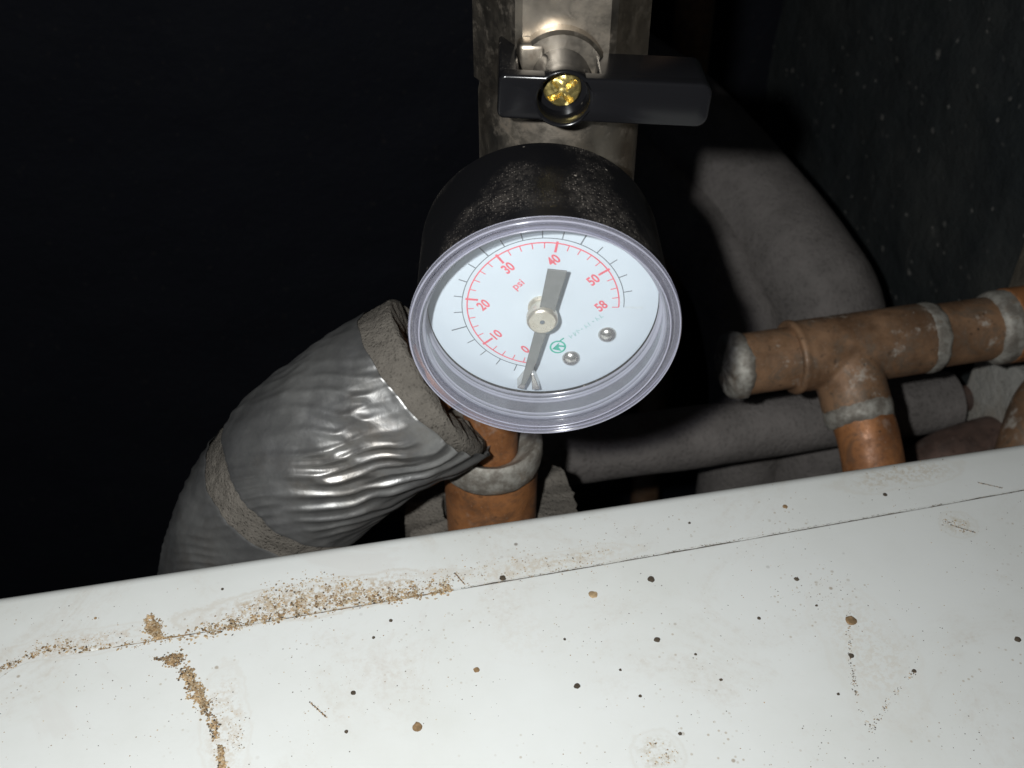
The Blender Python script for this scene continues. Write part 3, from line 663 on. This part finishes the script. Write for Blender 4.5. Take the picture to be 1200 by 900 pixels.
# ------------------------------------------------------------------ dirt lying on the casing
random.seed(21)
DV, DF, DM = [], [], []
def grain(x, y, z, r, mat, flat=0.6, el=1.0):
    k = len(DV); a = random.uniform(0, PI); ca, sa = math.cos(a), math.sin(a)
    for dx, dy, dz in ((1, 0, 0), (0, 1, 0), (-1, 0, 0), (0, -1, 0), (0, 0, 1), (0, 0, -.7)):
        q = random.uniform(.6, 1.2); u, w_, h_ = dx * r * q * el, dy * r * q, dz * r * flat * q
        DV.append((x + u * ca - w_ * sa, y + u * sa + w_ * ca, z + h_))
    for f in ((0, 1, 4), (1, 2, 4), (2, 3, 4), (3, 0, 4), (1, 0, 5), (2, 1, 5), (3, 2, 5), (0, 3, 5)): DF.append(tuple(i + k for i in f)); DM.append(mat)
def surf(x, y):
    return -61.55 if (y < -13.2 and x > -113) else -62.0
def pick(ws): return random.choices(range(4), ws)[0]
def along(pts, wd, num, rr, ws, power=1.0, side=0, keep=None):
    P = [Vector(p) for p in pts]; L = [(P[i + 1] - P[i]).length for i in range(len(P) - 1)]
    for _ in range(num):
        u = random.uniform(0, sum(L)); i = 0
        while u > L[i] and i < len(L) - 1: u -= L[i]; i += 1
        p = P[i].lerp(P[i + 1], u / L[i]); t_ = (P[i + 1] - P[i]).normalized(); nn = Vector((-t_.y, t_.x))
        d = (abs(random.gauss(0, 1)) if side else random.gauss(0, 1)) * wd * (side or 1)
        q = p + nn * d
        if noise.noise(Vector((q.x * .45, q.y * .45, 3))) + random.uniform(-.4, .4) < -0.05: continue
        grain(q.x, q.y, surf(q.x, q.y) + random.uniform(0, .1), random.uniform(*rr) * random.choice((1, 1, .7, .5)), pick(ws), el=random.choice((1, 1, 1.6)))
along([(-79, -13.1), (-70.3, -12.6), (-57.9, -11.8), (-45.4, -12.0), (-32.7, -12.6), (-22, -12.9)], 0.9, 2200, (.12, .42), (5, 4, 1, 3))
along([(-74, -12.4), (-66, -10.6), (-57.9, -8.6), (-46, -9.2), (-36, -11), (-22, -12.0)], 1.4, 1900, (.10, .34), (5, 3, 1, 5))
along([(-62, -6.0), (-54, -5.4), (-47, -6.8), (-41, -9.5)], 1.9, 1000, (.09, .32), (4, 2, 1, 6))
along([(-36, -9), (-15, -10), (0, -11), (14, -10)], 2.2, 800, (.08, .22), (3, 2, 1, 6))
along([(-113.6, -13.4), (-109, -11.0), (-102.6, -10.0), (-97, -11.6), (-90, -12.8), (-80, -13.0)], 0.6, 900, (.10, .32), (4, 4, 1, 2))
along([(-108, -9), (-100, -8.4), (-94, -10)], 0.9, 130, (.08, .22), (4, 2, 0, 4))
along([(-70, -13.2), (0, -13.4), (60, -13.4), (115, -13.8)], 0.12, 700, (.05, .15), (1, 2, 4, 0))
def clod(pts, wd, num, rr, ws):
    P = [Vector(p) for p in pts]
    for _ in range(num):
        u = random.random() * (len(P) - 1); i = min(int(u), len(P) - 2); p = P[i].lerp(P[i + 1], u - i)
        a = random.uniform(0, 2 * PI); r_ = wd * (0.75 + 0.9 * noise.noise(Vector((p.x * .5, p.y * .5, 1)))) * (random.random() ** 0.5 if random.random() < .85 else random.uniform(.8, 1.7)); x, y = p.x + r_ * math.cos(a), p.y + r_ * math.sin(a)
        if noise.noise(Vector((x * .9, y * .9, 8))) < -0.32: continue
        grain(x, y, surf(x, y) + random.uniform(0, .32), random.uniform(*rr), pick(ws))
clod([(-85.0, -6.8), (-84.2, -9.2), (-83.2, -11.6)], 1.6, 900, (.12, .36), (6, 3, 0, 2))
clod([(-84, -12.2), (-80, -12.6)], .6, 70, (.12, .35), (5, 4, 0, 1))
clod([(-80.3, -18.6), (-79.4, -18.7)], 1.2, 380, (.12, .34), (3, 5, 1, 1))
clod([(-83.6, -17.6), (-81, -18.2)], .55, 60, (.12, .3), (1, 2, 5, 0))
clod([(-77.4, -22.0), (-75.6, -26.5), (-74.0, -31.0)], 1.35, 1700, (.11, .34), (6, 2, 1, 2))
clod([(-73.6, -31.5), (-72.4, -35.0), (-71.8, -38)], 1.1, 170, (.12, .36), (4, 3, 3, 2))
clod([(-71.2, -40.5), (-70.4, -47)], 1.2, 600, (.11, .34), (5, 3, 1, 3))
along([(-73, -29), (-69.5, -34), (-68.5, -42)], 1.8, 320, (.06, .2), (3, 2, 2, 4))
def spot(x, y, r, mat, hgt=.25):
    z = surf(x, y); k = len(DV); n = 12
    for rr, hh_ in ((1, -.02), (.75, .7), (.3, 1)):
        for i in range(n):
            a = 2 * PI * i / n; q = r * rr * (1 + .34 * noise.noise(Vector((math.cos(a) * 1.3 + x, math.sin(a) * 1.3 + y, 2)))); DV.append((x + q * math.cos(a), y + q * math.sin(a), z + hgt * hh_))
    for j in range(2):
        for i in range(n): DF.append((k + j * n + i, k + j * n + (i + 1) % n, k + (j + 1) * n + (i + 1) % n, k + (j + 1) * n + i)); DM.append(mat)
    DF.append(tuple(k + 2 * n + i for i in range(n))); DM.append(mat)
for x, y, r, m_ in ((6.9, -21.2, 1.0, 0), (20.2, -19.9, .85, 2), (16.4, -35.3, .7, 2), (-2.5, -42.3, .65, 2), (-21, -34.3, .65, 1), (-34.5, -44.4, 1.05, 1),
                    (57.2, -39.6, 1.15, 1), (53.3, -47.6, .6, 2), (88.2, -51.4, .7, 2), (50.8, -26.8, .6, 2), (6.9, -40.6, .3, 2), (38.8, -34.8, .4, 2), (22.8, -40.4, .3, 2),
                    (-45.5, -34.2, .55, 2), (-47.7, -42.4, .4, 2), (8.9, -47.2, .35, 2), (13.7, -56.7, .4, 2), (25.6, -47.2, .35, 2), (63.8, -53.7, .45, 2), (46.7, -55.3, .3, 2),
                    (51.9, -34.4, .3, 2), (-10.8, -12.2, .75, 2), (57.5, -5.9, .6, 1), (34.1, -5.9, .32, 2), (81.9, -7.5, .55, 2), (-36, -18.5, .4, 2), (-40, -22, .35, 2), (-2, -31, .3, 2), (-70, -2, .35, 2), (-96, -4, .3, 1)):
    spot(x, y, r, m_)
along([(58.3, -36.3), (52.8, -48.2), (49.6, -57.5), (48.7, -64.6)], .3, 300, (.07, .2), (2, 2, 5, 1))
along([(48.7, -64.6), (51.8, -61.9), (57.8, -57.4), (63.8, -53.7)], .35, 260, (.07, .18), (2, 2, 5, 1))
along([(44, -33), (56, -30), (62, -27)], 2.2, 120, (.06, .17), (1, 2, 5, 1))
along([(90, -18.5), (95, -21.5)], 1.2, 120, (.08, .25), (4, 3, 1, 4)); along([(6, -58), (11, -62)], 1.3, 130, (.08, .25), (4, 2, 1, 4))
for (x, y, dx, dy) in ((107.5, -10.2, 2.2, -1.4), (-20, -10.3, .7, -1.6), (-52.5, -36.5, 1.4, -2.0), (93.5, -21.6, 2.0, -1.6)):       # straws
    for i in range(14): f = i / 13 - .5; grain(x + dx * f * 2, y + dy * f * 2, surf(x, y) + .12, .19, 1 if i % 3 else 2, el=1.8)
for _ in range(3200):                                                      # stray specks
    x, y = random.uniform(-118, 130), random.uniform(-85, 1)
    if noise.noise(Vector((x * .05, y * .05, 5))) + random.uniform(-.3, .3) < 0: continue
    grain(x, y, surf(x, y), random.choice((.07, .09, .12, .16)), pick((2, 3, 4, 2)), .5)
for i in range(420):                                                       # grime packed into the joint
    x0 = -92 + 0.6 * i; k = len(DV)
    for x in (x0, x0 + 0.6):
        f_ = max(0.0, min(1.0, (x + 106) / 297)); ys = -12.6 - 0.9 * math.sin(PI * f_) - 0.6 * f_
        wd = 0.42 + 0.3 * noise.noise(Vector((x * .12, 3, 0))) + 0.12 * noise.noise(Vector((x * .9, 8, 0)))
        DV.append((x, ys - 0.1, -62.3)); DV.append((x, ys + 0.18 + max(.08, wd), -62.22))
    DF.append((k, k + 1, k + 3, k + 2)); DM.append(2 if x0 > -20 or random.random() < .4 else 1)
o = link_mesh('casing_dirt', DV, DF, [M['dirt1'], M['dirt2'], M['dirt3'], M['dirt4']], org=(0, -30, -62), sharp=30, smooth=False)
o.data.polygons.foreach_set('material_index', DM)
tag(o, 'tan and brown dirt crumbs and fly specks scattered over the white casing', 'dirt', kind='stuff')
for ob in bpy.data.objects:
    if 'org' in ob: del ob['org']
